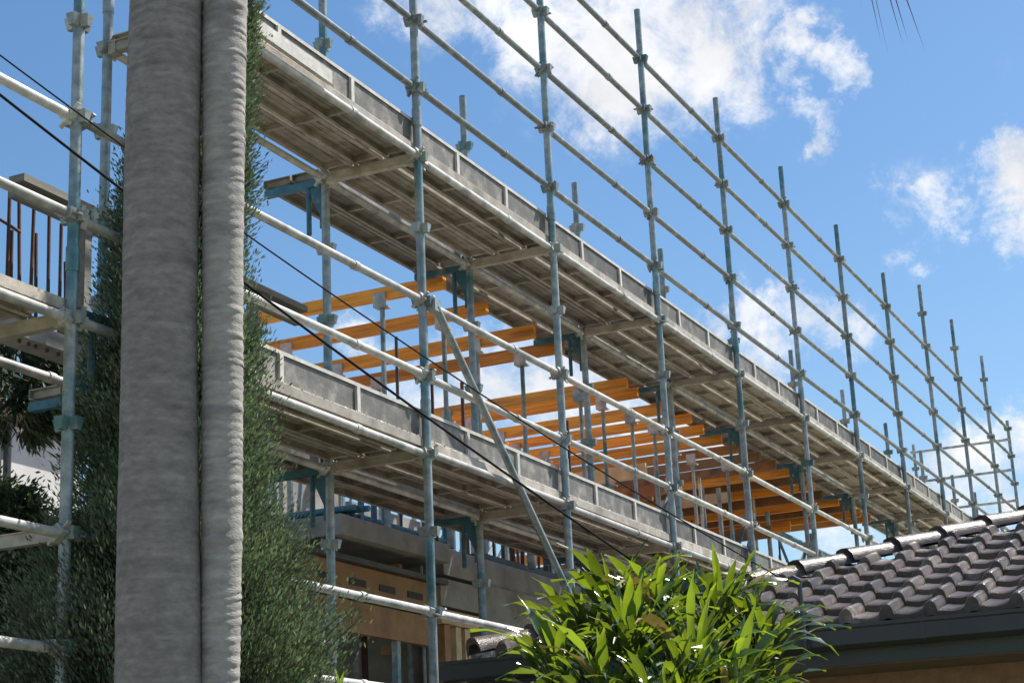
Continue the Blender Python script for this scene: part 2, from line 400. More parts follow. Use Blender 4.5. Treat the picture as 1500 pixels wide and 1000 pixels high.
# teal upstand frame of the inner hop-up at the near end
q = MB().tube([(-5.2, 6.43, 3.72), (-5.2, 6.43, 4.10)], .020, 8).tube([(-5.2, 6.34, 3.74), (-5.2, 6.43, 3.705), (-5.2, 6.56, 3.71), (-5.2, 6.66, 3.76), (-5.2, 6.70, 3.84)], .018, 8)
q.tube([(-5.2, 6.22, 4.08), (-5.2, 7.28, 4.10)], .020, 8)
q.build('hanger_frame', 'teal_paint', scaf)
# grit lying along the lower deck edge
q = MB(); rg = random.Random(8)
for k in range(900):
    y = 7.4 + (rg.random() ** 1.4) * 9; x = -5.172 + rg.uniform(-.02, .02); s_ = rg.uniform(.003, .013)
    z = 4.098
    c = Vector((x, y, z)); p = [c + Vector((rg.uniform(-1, 1) * s_, rg.uniform(-1, 1) * s_ * 1.5, rg.uniform(0, 1) * s_)) for _ in range(3)] + [c + Vector((0, 0, s_ * 1.3))]
    b = len(q.v); q.v += [tuple(v) for v in p]; q.f += [(b, b + 1, b + 2), (b, b + 1, b + 3), (b + 1, b + 2, b + 3), (b + 2, b, b + 3)]; q.mi += [0] * 4
tag(q.build('grit', 'debris', smooth=False), 'pale concrete grit scattered along the lower deck toe board', 'grit', kind='stuff')

# ------------------------------------------------------------------ formwork of the upper floor
random.seed(11)
fw = thing('formwork', 'orange timber joists on steel props under the upper scaffold deck', 'formwork', (-8, 11, 3.98))
FO = Vector((-8, 11, 3.98))
def fbox(name, x0, x1, y0, y1, z0, z1, m, par=fw):
    return MB().box(x0 - FO.x, x1 - FO.x, y0 - FO.y, y1 - FO.y, z0 - FO.z, z1 - FO.z).build(name, m, par, smooth=False)
jy = [11.95, 12.75, 13.58, 14.18, 15.72, 16.15, 16.9, 17.5]
while jy[-1] < 24.6: jy.append(jy[-1] + random.uniform(.50, .62))
for k, y in enumerate(jy):
    xl = -10.6 if k > 0 else -9.2
    jm = 'lvl' if k < 9 else random.choice(('lvl', 'lvl', 'lvl', 'old_timber', 'ply'))
    j = fbox('joist', xl, -6.06 - random.uniform(0, .12), y - .03, y + .03, 5.905 + random.uniform(-.01, .01), 6.012, jm)
    if k < 12:
        for xx in (-6.62, -8.05, -9.6):
            if xx < xl: continue
            d = random.uniform(-.12, .12)
            p = MB().tube([(xx + d - FO.x, y - FO.y, 0), (xx + d - FO.x, y - FO.y, 5.845 - FO.z)], .021, 8)
            p.tube([(xx + d - FO.x, y - FO.y, 0), (xx + d - FO.x, y - FO.y, 1.1)], .029, 8)
            o = p.build('prop', 'galv_tube', fw)
            MB().box(xx + d - .055 - FO.x, xx + d + .055 - FO.x, y - .055 - FO.y, y - .034 - FO.y, 5.858 - FO.z, 5.965 - FO.z).box(xx + d - .055 - FO.x, xx + d + .055 - FO.x, y - .055 - FO.y, y + .05 - FO.y, 5.845 - FO.z, 5.857 - FO.z).build('head_plate', 'galv_rail', o, smooth=False)
rp = random.Random(77)
for k in range(34):
    px_, py_ = rp.uniform(-9.6, -6.6), rp.uniform(12.4, 24.4)
    MB().tube([(px_ - FO.x, py_ - FO.y, 0), (px_ - FO.x, py_ - FO.y, rp.uniform(5.2, 5.88) - FO.z)], rp.choice((.014, .018, .022)), 6).build('prop', rp.choice(('galv_tube', 'dark_steel', 'rebar', 'galv_rail')), fw)
for k in range(12):
    px_, py_ = rp.uniform(-8.8, -6.6), rp.uniform(14, 24)
    MB().tube([(px_ - FO.x, py_ - FO.y, rp.uniform(.1, .5)), (px_ + rp.uniform(-.3, .3) - FO.x, py_ + rp.uniform(.6, 1.3) - FO.y, rp.uniform(1.2, 1.8))], .014, 6).build('raker', rp.choice(('galv_tube', 'dark_steel')), fw)
for y in range(18, 25, 2):
    for xx in (-6.75, -8.2, -9.8):
        d = random.uniform(-.2, .2)
        MB().tube([(xx - FO.x, y + d - FO.y, 0), (xx - FO.x, y + d - FO.y, 5.72 - FO.z)], .03, 8).build('prop', 'galv_tube', fw)
yy = 20.8
while yy < 24:
    for xx in (-10.4, -9.05, -7.7):
        fbox('ply_sheet', xx, xx + 1.33, yy, yy + 1.19, 6.016, 6.034, 'ply')
    yy += 1.2
# stacked walings further in
rw = random.Random(30)
y0 = 16.9
while y0 < 23.6:
    for k in range(3):
        z0 = rw.uniform(4.5, 5.75); xl = rw.uniform(-9.6, -7.6)
        fbox('waling', xl, xl + rw.uniform(.9, 2.4) if xl < -8.6 else -6.5 - rw.uniform(0, .4), y0 + .07 * k, y0 + .07 * k + .05, z0, z0 + rw.choice((.10, .13, .16)), rw.choice(('lvl', 'old_timber', 'old_timber', 'ply', 'pale_timber')))
    y0 += rw.uniform(.7, 1.1)
for k in range(4):
    a = (-6.7 - FO.x, 17.0 + 2.6 * k - FO.y, .05); b = (-6.7 - FO.x, 18.4 + 2.6 * k - FO.y, 1.5)
    MB().tube([a, b], .02, 8).build('raker', 'teal_paint', fw)
# edge board seen end-on behind the near rails
eb = thing('edge_board', 'long weathered grey board lying along the building edge behind the palms', 'board', (-6.5, 7.3, 5.2))
MB().box(-.02, .02, 0, 3.0, .04, .17).box(.0205, .09, 0, 3.0, .125, .17).build('board', 'weathered', eb, smooth=False)
for yy in (.62, 2.4): MB().box(-.03, .03, yy, yy + .06, -1.3, .038).build('post', 'weathered', eb, smooth=False)

# ------------------------------------------------------------------ building below
bl = thing('building_shell', 'half built concrete ground floor with timber fascia behind the lower deck', 'building', (-8, 14, 0))
BO = Vector((-8, 14, 0))
def bbox(name, x0, x1, y0, y1, z0, z1, m, par=None):
    return MB().box(x0 - BO.x, x1 - BO.x, y0 - BO.y, y1 - BO.y, z0 - BO.z, z1 - BO.z).build(name, m, par or bl, smooth=False)
bbox('floor_slab', -12, -6.62, 12.66, 31.4, 3.76, 3.98, 'concrete')
bbox('floor_slab', -10.2, -6.55, 10.95, 12.64, 3.84, 3.99, 'concrete')
bbox('wall', -6.85, -6.6, 13.36, 31.4, 0, 3.755, 'concrete')
bbox('upstand', -6.78, -6.62, 13.36, 31.4, 3.983, 4.03, 'dark_steel')
bbox('back_wall', -10.1, -9.9, 9.6, 13.3, 0, 3.835, 'concrete')
bbox('side_wall', -9.89, -6.86, 13.4, 13.6, 0, 3.75, 'concrete')
bm_ = bbox('slotted_bearer', -6.70, -6.62, 10.55, 12.62, 3.47, 3.655, 'ply')
for k in range(4):
    y0 = 10.72 + k * .44; bbox('slot_shade', -6.618, -6.612, y0, y0 + .24, 3.505, 3.555, 'tile_under', bm_)  # dark plates on the bearer face stand in for shaded slots
bbox('capping', -6.78, -6.56, 10.4, 12.62, 3.66, 3.70, 'dark_steel')
bbox('fascia_sheet', -6.72, -6.66, 10.35, 12.55, 3.17, 3.40, 'ply')
bbox('lintel', -6.74, -6.60, 12.56, 13.34, 3.50, 3.72, 'concrete')
bbox('lintel_timber', -6.76, -6.60, 12.56, 13.34, 3.36, 3.47, 'pale_timber')
for y0 in (12.66, 12.86, 13.02): bbox('jamb_post', -6.73, -6.63, y0, y0 + .09, 0, 3.355, 'pale_timber' if y0 > 12.8 else 'ply')
bbox('mullion', -6.72, -6.67, 11.95, 12.0, 0, 3.168, 'galv_tube')
for k in range(6): bbox('wall_board', -8.55, -8.5, 10.9, 12.3, 4.02 + .13 * k, 4.14 + .13 * k, 'ply' if k % 2 else 'pale_timber')
bbox('wall_panel', -8.62, -8.45, 12.9, 14.2, 3.985, 4.9, 'concrete')
bbox('wall_panel', -8.62, -8.45, 14.3, 16.0, 3.985, 4.85, 'concrete')
rb = random.Random(4)
for k in range(15):
    y = 13.45 + k * .17 + rb.uniform(-.04, .04)
    MB().tube([(-6.70 - BO.x, y - BO.y, 3.9), (-6.70 - BO.x + rb.uniform(-.03, .03), y - BO.y + rb.uniform(-.03, .03), 4.55 + rb.uniform(-.1, .1))], rb.choice((.012, .018, .026)), 6).build('starter_bar', 'rebar' if k % 3 else 'dark_steel', bl)
for y0, z1 in ((11.75, 4.5), (11.95, 4.5), (12.12, 4.55), (12.9, 4.6), (13.15, 4.5)):
    MB().tube([(-6.85 - BO.x, y0 - BO.y, 3.99), (-6.85 - BO.x, y0 - BO.y, z1)], .026, 8).build('frame_post', 'teal_paint', bl)
MB().tube([(-6.85 - BO.x, 11.7 - BO.y, 4.12), (-6.85 - BO.x, 13.2 - BO.y, 4.12)], .02, 8).build('frame_rail', 'teal_paint', bl)
for k in range(5):
    y0 = 10.6 + .9 * k
    MB().tube([(-7.3 - BO.x, y0 - BO.y, 0), (-7.3 - BO.x, y0 - BO.y, 3.83)], .028, 8).build('prop', 'galv_tube', bl)
rq = random.Random(55)
for k in range(16):
    x_, y_ = rq.uniform(-8.2, -6.75), rq.uniform(10.5, 13.2); lo = rq.choice((0, 3.995))
    MB().tube([(x_ - BO.x, y_ - BO.y, lo), (x_ + rq.uniform(-.1, .1) - BO.x, y_ + rq.uniform(-.1, .1) - BO.y, 3.82 if lo == 0 else rq.uniform(4.3, 4.9))], rq.choice((.014, .02, .026)), 6).build('prop', rq.choice(('galv_tube', 'teal_paint', 'dark_steel', 'rebar')), bl)
for k in range(8):
    x_, y_ = rq.uniform(-8.0, -6.9), rq.uniform(10.8, 12.4); z_ = rq.uniform(3.1, 3.8)
    bbox('timber_offcut', x_, x_ + rq.uniform(.4, .9) if x_ < -7.6 else -6.76, y_, y_ + .05, z_ - .06, z_, rq.choice(('ply', 'pale_timber', 'old_timber')))
# bundle of teal tubes on the slab
tb = thing('tube_bundle', 'small bundle of teal scaffold tubes lying on the slab behind the near deck', 'tubes', (-6.9, 11.1, 3.992))
for k in range(7):
    MB().tube([(-.45 + .02 * k, .05 + .05 * (k % 4), .03 + .048 * (k // 4)), (.22 + .03 * k, .07 + .05 * (k % 4), .03 + .048 * (k // 4))], .024, 8).build('tube', 'teal_paint', tb)
# near wall with starter bars (left edge of the picture)
nw = thing('concrete_beam', 'concrete beam with rusty starter bars behind the leftmost deck', 'beam', (-6.75, 8.0, 0))
MB().box(-.1, .1, -2.2, .35, 4.52, 4.62).build('beam', 'concrete', nw, smooth=False)
MB().box(-.1, .1, -2.2, -1.9, 0, 4.518).build('column', 'concrete', nw, smooth=False)
bars = [(-.63, 5.66, .02), (-.54, 5.30, -.03), (-.44, 5.15, .01), (-.28, 5.42, .03), (-.22, 5.2, 0), (-.02, 5.32, .02), (.13, 5.27, -.01), (-1.0, 5.5, .02), (-1.2, 5.4, 0), (-.58, 5.22, 0), (-.36, 5.5, -.02), (-.48, 5.42, .02), (.05, 5.1, 0), (-.12, 5.36, .01), (-.8, 5.3, 0)]
for dy, zt, lean in bars:
    MB().tube([(.05, dy, 4.5), (.05 + lean, dy - .03, zt)], .011, 6).build('starter_bar', 'rebar', nw)
MB().tube([(.06, -.66, 5.20), (.06, -.40, 5.16)], .010, 6).build('tie_bar', 'rebar', nw)

# ------------------------------------------------------------------ lattice girder far inside
lg = thing('lattice_girder', 'teal steel lattice girder beyond the far timber formwork', 'girder', (-7.1, 23.5, 5.12))
MB().tube([(0, 0, 0), (0, 7.5, 0)], .035, 8).build('chord', 'teal_paint', lg); MB().tube([(0, 0, .6), (0, 7.5, .6)], .035, 8).build('chord', 'teal_paint', lg)
for k in range(10):
    a = (0, .75 * k, 0 if k % 2 else .6); b = (0, .75 * k + .75, .6 if k % 2 else 0); MB().tube([a, b], .022, 6).build('web', 'teal_paint', lg)
for k in range(2): MB().box(-.06, .06, .1 + 7.2 * k, .22 + 7.2 * k, -1.13, -.036).build('leg', 'teal_paint', lg)

# ------------------------------------------------------------------ neighbour's tiled house
TH = R(2.0); PIT = math.tan(R(17.6))
E_ = Vector((math.cos(TH), math.sin(TH), 0)); HC = Vector((-2.66, 9.31, 0)) - E_ * 2.05
hs = thing('tiled_house', 'low brick house with dark grey roof tiles and charcoal gutter at right', 'house', (HC.x, HC.y, 0), TH)
SW, SD, ZG = 7.2, 6.8, 2.64
# roof shell below the tiles (hip roof)
rz = lambda t: ZG - .02 + t * PIT
half = SD / 2
q = MB(); q.v = [(0, 0, rz(0)), (SW, 0, rz(0)), (SW, SD, rz(0)), (0, SD, rz(0)), (half, half, rz(half)), (SW - half, half, rz(half))]
q.f = [(0, 1, 5, 4), (1, 2, 5), (2, 3, 4, 5), (3, 0, 4), (3, 2, 1, 0)]; q.mi = [0] * 5
roof = q.build('roof', 'tile_under', hs, smooth=False)
TW, TE, TLN = .222, .325, .385
def tile_mesh(k):
    q = MB(); us = [(-.006, .006), (.004, .026), (.018, .044), (.036, .050), (.054, .043), (.066, .020), (.072, -.012), (.080, -.002), (.110, -.008), (.148, -.012), (.186, -.007), (.210, .002), (TW + .006, .010)]
    sl = math.atan(PIT); nu = len(us); rows = [(0.0, .046), (.012, .054), (TLN, .008)]
    for t, lift in rows:
        for u, h in us: q.v.append((u, t * math.cos(sl), t * math.sin(sl) + lift + h))
    for u, h in us: q.v.append((u, 0.004, -.004 + h * .55))
    for r in range(len(rows) - 1):
        for i in range(nu - 1): a = r * nu + i; q.f.append((a, a + 1, a + nu + 1, a + nu)); q.mi.append(0)
    for i in range(nu - 1): b = 3 * nu + i; q.f.append((b, b + 1, i + 1, i)); q.mi.append(0)
    return q
tq = tile_mesh(0); tile_me = tq.mesh('roof_tile', 'tile')
rt = random.Random(21); extra = MB(); cnt = 0
nrow = int(half / TE) + 1
for r in range(nrow):
    for c in range(int(SW / TW) + 1):
        t = r * TE - .05; s_ = c * TW
        tm = t + TE * .6
        if tm > half - .05: continue
        if s_ + TW * .35 < tm or s_ + TW * .6 > SW - tm: continue
        loc = (s_ + rt.uniform(-.004, .004), t + rt.uniform(-.008, .008), ZG + t * PIT + rt.uniform(-.002, .004))
        if s_ < 4.9 and cnt < 290:
            put('roof_tile', tile_me, roof, loc, (rt.uniform(-.012, .012), rt.uniform(-.012, .012), rt.uniform(-.01, .01))); cnt += 1
        else:
            k = len(extra.v); extra.v += [(x + loc[0], y + loc[1], z + loc[2]) for x, y, z in tq.v]; extra.f += [tuple(i + k for i in f) for f in tq.f]; extra.mi += tq.mi
tag(extra.build('roof_tile', 'tile', roof), kind='stuff')
# hip caps
cap = MB(); prof = [(-.105, -.050), (-.095, -.004), (-.055, .030), (0, .036), (.055, .030), (.095, -.004), (.105, -.050)]
for yv, sc, lift in ((0, 1.12, .028), (.05, 1.06, .026), (.44, .94, 0)):
    for u, h in prof: cap.v.append((u * sc, yv, h * sc + lift))
for u, h in prof: cap.v.append((u * 1.0, .004, h * 1.0 - .008))
for r_ in range(2):
    for i in range(6): a = r_ * 7 + i; cap.f.append((a, a + 1, a + 8, a + 7)); cap.mi.append(0)
for i in range(6): cap.f.append((21 + i, 22 + i, i + 1, i)); cap.mi.append(0)
cap_me = cap.mesh('hip_cap', 'tile')
hl = math.hypot(half * math.sqrt(2), half * PIT); hd = Vector((1, 1, PIT)).normalized()
def hipcaps(o, d):
    k = 0; dist = .05
    while dist < hl - .2:
        p = Vector(o) + d * dist
        rot = Matrix((d.cross(Vector((0, 0, 1))).normalized(), d, d.cross(Vector((0, 0, 1))).normalized().cross(d))).transposed()
        c = put('hip_cap', cap_me, roof, p + Vector((0, 0, .055)), rot.to_euler()); c.rotation_euler.y += rt.uniform(-.03, .03)
        dist += .375; k += 1
hipcaps((0, 0, ZG), hd); hipcaps((SW, 0, ZG), Vector((-1, 1, PIT)).normalized())
for k in range(int((SW - SD) / .375) + 1):
    put('ridge_cap', cap_me, roof, (half + k * .375, half, rz(half) + .09), (0, 0, -math.pi / 2))
# gutter, fascia, soffit, walls
gp = [(-.105, -.005), (-.118, .004), (-.118, -.014), (-.110, -.022), (-.110, -.100), (-.085, -.118), (0, -.118)]
def extr(prof, length, name, m, par, loc, rz_=0, close=False):
    q = MB(); nn = len(prof)
    for s_ in (0, length):
        for y, z in prof: q.v.append((s_, y, z))
    for i in range(nn - 1): q.f.append((i, i + 1, nn + i + 1, nn + i)); q.mi.append(0)
    o = q.build(name, m, par, loc); o.rotation_euler = (0, 0, rz_); return o
extr(gp, SW + .23, 'gutter', 'gutter', hs, (-.115, -.004, ZG - .012))
extr(gp, SD + .2, 'gutter', 'gutter', hs, (-.004, SD + .1, ZG - .012), -math.pi / 2)
MB().box(.001, SW, .0, .022, ZG - .21, ZG - .03).build('fascia', 'gutter', hs, smooth=False)
MB().box(.0, .022, .023, SD, ZG - .21, ZG - .03).build('fascia', 'gutter', hs, smooth=False)
MB().box(.023, SW, .023, SD, ZG - .215, ZG - .205).build('soffit', 'soffit', hs, smooth=False)
w = MB().box(.5, SW - .5, .5, .72, 0, ZG - .216).box(.5, .72, .721, SD - .5, 0, ZG - .216).box(SW - .72, SW - .5, .721, SD - .5, 0, ZG - .216).box(.721, SW - .721, SD - .72, SD - .5, 0, ZG - .216)
w.build('wall', 'brickwork', hs, smooth=False)
for k in range(6): MB().box(.35 + k * 1.15, .375 + k * 1.15, -.117, -.1125, ZG - .115, ZG - .012).build('gutter_bracket', 'gutter', hs, smooth=False)
# service mast on the gutter line
sm = thing('service_mast', 'thin grey service mast standing at the gutter in front of the roof tiles', 'mast', (-2.66, 9.16, 2.50))
MB().tube([(0, 0, 0), (0, 0, .38)], .013, 8).build('pole', 'dark_steel', sm)
MB().tube([(0, 0, .38), (-.03, -.01, .40), (-.07, -.03, .385)], .012, 8).build('hook', 'dark_steel', sm)
MB().box(-.02, .02, .012, .05, .02, .06).build('clamp', 'dark_steel', sm, smooth=False)
# overhead cables
def cable(name, a, b, sag, r, label):
    a = Vector(a); b = Vector(b); pts = []
    for i in range(41):
        t = i / 40; p = a.lerp(b, t); p.z -= sag * 4 * t * (1 - t); pts.append(p - a)
    o = MB().tube(pts, r, 6).build(name, 'cable_black', None, a); return tag(o, label, 'cable', 'service cables to the tiled house')
def onray(px, py, d): return CAM + (CF + CR * ((px - 750) / FPX) - CU * ((py - 500) / FPX)) * d
mast_top = Vector((-2.73, 9.13, 2.885))
s0 = onray(0, 40, 7.3); cable('service_cable', s0 + (s0 - mast_top) * .35, mast_top, 0.16, 0.0038, 'thin black cable sagging from upper left to the mast on the tiled roof')
e1 = onray(1005, 872, 9.75); s1 = onray(0, 112, 7.0); cable('service_cable', s1 + (s1 - e1) * .35, e1, .10, .0062, 'thicker black cable running below the thin one towards the leafy bush')

# ------------------------------------------------------------------ neighbouring white house far left
wh = thing('white_house', 'pale rendered two storey house wall behind the dark trees at far left', 'house', (-14.5, 11.5, 0))
MB().box(-2.5, 2.5, -3.5, 3.2, 0, 6.1).build('wall', 'render_wall', wh, smooth=False)
q = MB(); q.v = [(-2.9, -3.9, 6.101), (2.7, -3.9, 6.101), (2.7, 3.5, 6.101), (-2.9, 3.5, 6.101), (-.1, -1.5, 7.0), (-.1, 1.2, 7.0)]
q.f = [(0, 1, 4), (1, 2, 5, 4), (2, 3, 5), (3, 0, 4, 5), (3, 2, 1, 0)]; q.mi = [0] * 5
q.build('roof', 'roof_far', wh, smooth=False)
MB().box(2.501, 2.53, -3.0, 3.0, 5.96, 6.06).build('eave_trim', 'soffit', wh, smooth=False)
MB().tube([(2.56, 2.0, 0), (2.56, 2.0, 6.0)], .04, 8).build('downpipe', 'dark_steel', wh)

# ------------------------------------------------------------------ palms
def palm_trunk(r0, ztop, seed, lean=(0, 0), nring=.037, amp0=.004, tap=0.0):
    rr = random.Random(seed); q = MB(); n = 56; z = 0.0; rows = []
    ph = rr.uniform(0, 6)
    while z < ztop:
        h = nring * rr.uniform(.6, 1.45); amp = amp0 * rr.uniform(.25, 1.45)
        rows += [(z, 0), (z + h * .18, amp * .8), (z + h * .38, amp), (z + h * .62, amp * .75), (z + h * .86, amp * .25)]; z += h
    tilt = rr.uniform(0, 6)
    for (z, a) in rows:
        flare = .6 * r0 * math.exp(-z / .35)
        base = (r0 + tap * z) * (1 + (.05 if tap == 0 else .02) * math.sin(z * .9 + ph) + .02 * math.sin(z * 3.1 + ph)) + flare
        cx = lean[0] * z + .010 * math.sin(z * 1.1 + ph) ; cy = lean[1] * z + .008 * math.sin(z * 1.1 + ph)
        for j in range(n):
            t = 2 * math.pi * j / n
            wob = .010 * math.sin(t + tilt + z * .4) + .004 * math.sin(3 * t + z * 5) 
            ra = base + a * (1 + .8 * math.sin(5 * t + z * 21) * .5) + rr.uniform(-.0007, .0007)
            q.v.append((cx + ra * math.cos(t), cy + ra * math.sin(t), z + wob))
    for i in range(len(rows) - 1):
        for j in range(n):
            a = i * n + j; b = i * n + (j + 1) % n; q.f.append((a, b, b + n, a + n)); q.mi.append(0)
    return q
def frond(az, length, elev, droop, seed, nleaf=44, lw=.03):
    rr = random.Random(seed); q = MB(); pts = []; p = Vector((0, 0, 0)); e = elev; N_ = 18
    for i in range(N_ + 1):
        pts.append(p.copy()); d = Vector((math.cos(az) * math.cos(e), math.sin(az) * math.cos(e), math.sin(e)))
        p = p + d * (length / N_); e -= droop / N_ * (.5 + i / N_)
    q.tube(pts, [.026 * (1 - .9 * i / N_) + .003 for i in range(N_ + 1)], 6)
    side = Vector((-math.sin(az), math.cos(az), 0))
    for k in range(nleaf):
        f = .12 + .88 * k / (nleaf - 1); x = f * N_; i = min(int(x), N_ - 1); c = pts[i].lerp(pts[i + 1], x - i); d = (pts[i + 1] - pts[i]).normalized()
        ll = length * .24 * (1 - .55 * abs(f - .4)) * rr.uniform(.85, 1.1)
        for s_ in (-1, 1):
            dr = (side * s_ * .8 + d * .55 + Vector((0, 0, rr.uniform(-.25, .15)))).normalized()
            a = c; m1 = c + dr * ll * .5 + Vector((0, 0, -.06 * ll)); e1 = c + dr * ll + Vector((0, 0, -ll * rr.uniform(.35, .7)))
            wv = d * (lw * .5); b = len(q.v); q.v += [tuple(v) for v in (a - wv * .4, a + wv * .4, m1 + wv, m1 - wv, e1)]
            q.f += [(b, b + 1, b + 2, b + 3), (b + 3, b + 2, b + 4)]; q.mi += [0, 0]
    return q
def palm(label, loc, r0, ztop, seed, fronds, lean=(0, 0), ring=.037, amp0=.004, tap=0.0, bark='palm_bark'):
    t = thing('palm_tree', label, 'palm', loc, 0, 'palms in front of the building')
    palm_trunk(r0, ztop, seed, lean, ring, amp0, tap).build('trunk', bark, t)
    top = Vector((lean[0] * ztop, lean[1] * ztop, ztop))
    MB().tube([top + Vector((0, 0, -.02)), top + Vector((0, 0, .5)), top + Vector((0, 0, .9))], [r0 * .9, r0 * .7, .03], 16).build('crownshaft', 'palm_leaf', t)
    for k, (az, ln, el, dr) in enumerate(fronds):
        frond(az, ln, el, dr, seed * 31 + k).build('frond', 'palm_leaf', t, top + Vector((0, 0, .75)))
    return t
fr = [(k * 2 * math.pi / 9 + .2, 2.3, .9 - .25 * (k % 3), 1.3) for k in range(9)]
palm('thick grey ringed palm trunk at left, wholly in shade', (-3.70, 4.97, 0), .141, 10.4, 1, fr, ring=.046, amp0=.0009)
palm('slender palm trunk with a sunlit scalloped right side, touching the thick trunk', (-3.5595, 5.049, 0), .048, 8.6, 2, fr, lean=(.0118, .0089), ring=.033, amp0=.0028, tap=.0072, bark='palm_bark_sunlit')

# ------------------------------------------------------------------ conifers and shrubs
def blade(q, c, d, ln, wd, rr):
    s_ = d.cross(Vector((rr.uniform(-1, 1), rr.uniform(-1, 1), rr.uniform(-1, 1))))
    if s_.length < 1e-3: return
    s_ = s_.normalized() * wd; b = len(q.v)
    q.v += [tuple(c), tuple(c + d * ln * .45 + s_), tuple(c + d * ln), tuple(c + d * ln * .45 - s_)]
    q.f.append((b, b + 1, b + 2, b + 3)); q.mi.append(0)
def conifer(env, ztop, nbr, per, seed, up=1.0, ln=.075, wd=.009):
    """env: (z, radius) pairs; branches end in upright sprays of scale leaves"""
    rr = random.Random(seed); q = MB(); br = MB()
    def rad(z):
        for (a, ra), (b, rb_) in zip(env, env[1:]):
            if a <= z <= b: return ra + (rb_ - ra) * (z - a) / (b - a)
        return 0
    tot = [rad(z) for z, _ in env]; z0, z1 = env[0][0], env[-1][0]; mx = max(r for _, r in env)
    k = 0
    while k < nbr:
        z = rr.uniform(z0, z1); ra = rad(z)
        if rr.random() > (ra / mx) ** .5: continue
        k += 1
        az = rr.uniform(0, 2 * math.pi); f = rr.uniform(.35, 1.0) ** .5; tipr = ra * f * rr.uniform(.88, 1.10)
        out = Vector((math.cos(az), math.sin(az), 0)); tip = out * tipr + Vector((0, 0, z)); st = out * tipr * .15 + Vector((0, 0, z - tipr * .6 * up))
        br.tube([st, st.lerp(tip, .6) + Vector((0, 0, -.02)), tip], [.008, .005, .002], 4, False)
        dirn = (tip - st).normalized(); cl = rr.uniform(.045, .085) * (.7 + .4 * ra / mx)
        for j in range(per):
            t = rr.random() ** .6; c = st.lerp(tip, .35 + .65 * t)
            off = Vector((rr.gauss(0, 1), rr.gauss(0, 1), rr.gauss(0, 1.9))) * cl * .5
            d = (dirn * .6 + out * .3 + Vector((0, 0, .75 * up)) + Vector((rr.gauss(0, .38), rr.gauss(0, .38), rr.gauss(0, .35)))).normalized()
            blade(q, c + off, d, ln * rr.uniform(.6, 1.3), wd * rr.uniform(.7, 1.3), rr)
    return q, br
def conifer_tree(name, label, loc, env, ztop, nbr, per, seed, m, cat='conifer', lean=False, solid=True, **kw):
    t = thing(name, label, cat, loc)
    q, br = conifer(env, ztop, nbr, per, seed, **kw)
    core = MB(); nn = 26; rc = random.Random(seed + 1); zz = env[0][0]; rows_ = []  # added solid core behind the blades so the crown interior reads dark
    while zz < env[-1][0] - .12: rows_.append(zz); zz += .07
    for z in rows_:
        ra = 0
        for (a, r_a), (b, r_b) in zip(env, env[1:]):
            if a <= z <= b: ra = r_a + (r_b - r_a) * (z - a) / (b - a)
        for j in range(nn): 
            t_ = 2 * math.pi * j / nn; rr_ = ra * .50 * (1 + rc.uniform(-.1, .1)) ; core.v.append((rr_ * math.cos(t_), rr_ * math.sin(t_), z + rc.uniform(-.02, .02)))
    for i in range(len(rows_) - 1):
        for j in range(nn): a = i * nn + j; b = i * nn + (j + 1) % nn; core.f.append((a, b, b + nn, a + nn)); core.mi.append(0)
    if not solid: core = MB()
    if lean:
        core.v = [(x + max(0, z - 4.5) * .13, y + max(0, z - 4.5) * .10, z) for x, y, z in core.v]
    if solid: tag(core.build('dark_core', 'dark_core', t, smooth=False), kind='stuff')
    if lean:
        for bb in (q, br): bb.v = [(x + max(0, z - 4.5) * .13, y + max(0, z - 4.5) * .10, z) for x, y, z in bb.v]
    tk = MB().tube([(0, 0, 0), (0.01, 0, ztop * .5), (0, .01, ztop * .8)], [.09, .05, .012], 10)
    tk.build('trunk', 'bark', t); tag(br.build('limbs', 'bark', t), kind='stuff')
    tag(q.build('crown', m, t, smooth=False), kind='stuff'); return t
conifer_tree('cypress_tree', 'dense cypress growing behind the palm trunks beside the scaffold', (-5.0, 6.8, 0),
             [(.5, .7), (2.0, .80), (2.37, .84), (2.62, .90), (2.91, .74), (3.07, .61), (3.34, .52), (3.81, .51), (4.12, .41), (4.37, .37), (4.73, .39), (5.0, .34), (5.2, .27), (5.47, .25), (5.67, .22), (5.94, .2), (6.2, .1), (6.4, .02)], 6.4, 3100, 150, 7, 'cypress', lean=True, ln=.031, wd=.0042)
conifer_tree('dark_shrub', 'broad dark green shrub filling the lower left corner behind the scaffold', (-7.35, 8.15, 0),
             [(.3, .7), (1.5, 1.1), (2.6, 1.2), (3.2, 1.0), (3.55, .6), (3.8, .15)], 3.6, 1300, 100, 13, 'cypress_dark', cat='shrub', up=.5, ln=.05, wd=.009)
conifer_tree('dark_tree', 'dark drooping tree with sky gaps beneath the leftmost deck', (-9.6, 10.9, 0),
             [(5.05, .4), (5.2, .9), (5.4, 1.1), (5.6, .8), (5.75, .2)], 5.6, 130, 80, 15, 'cypress_dark', cat='tree', solid=False, up=-.6, ln=.14, wd=.013)

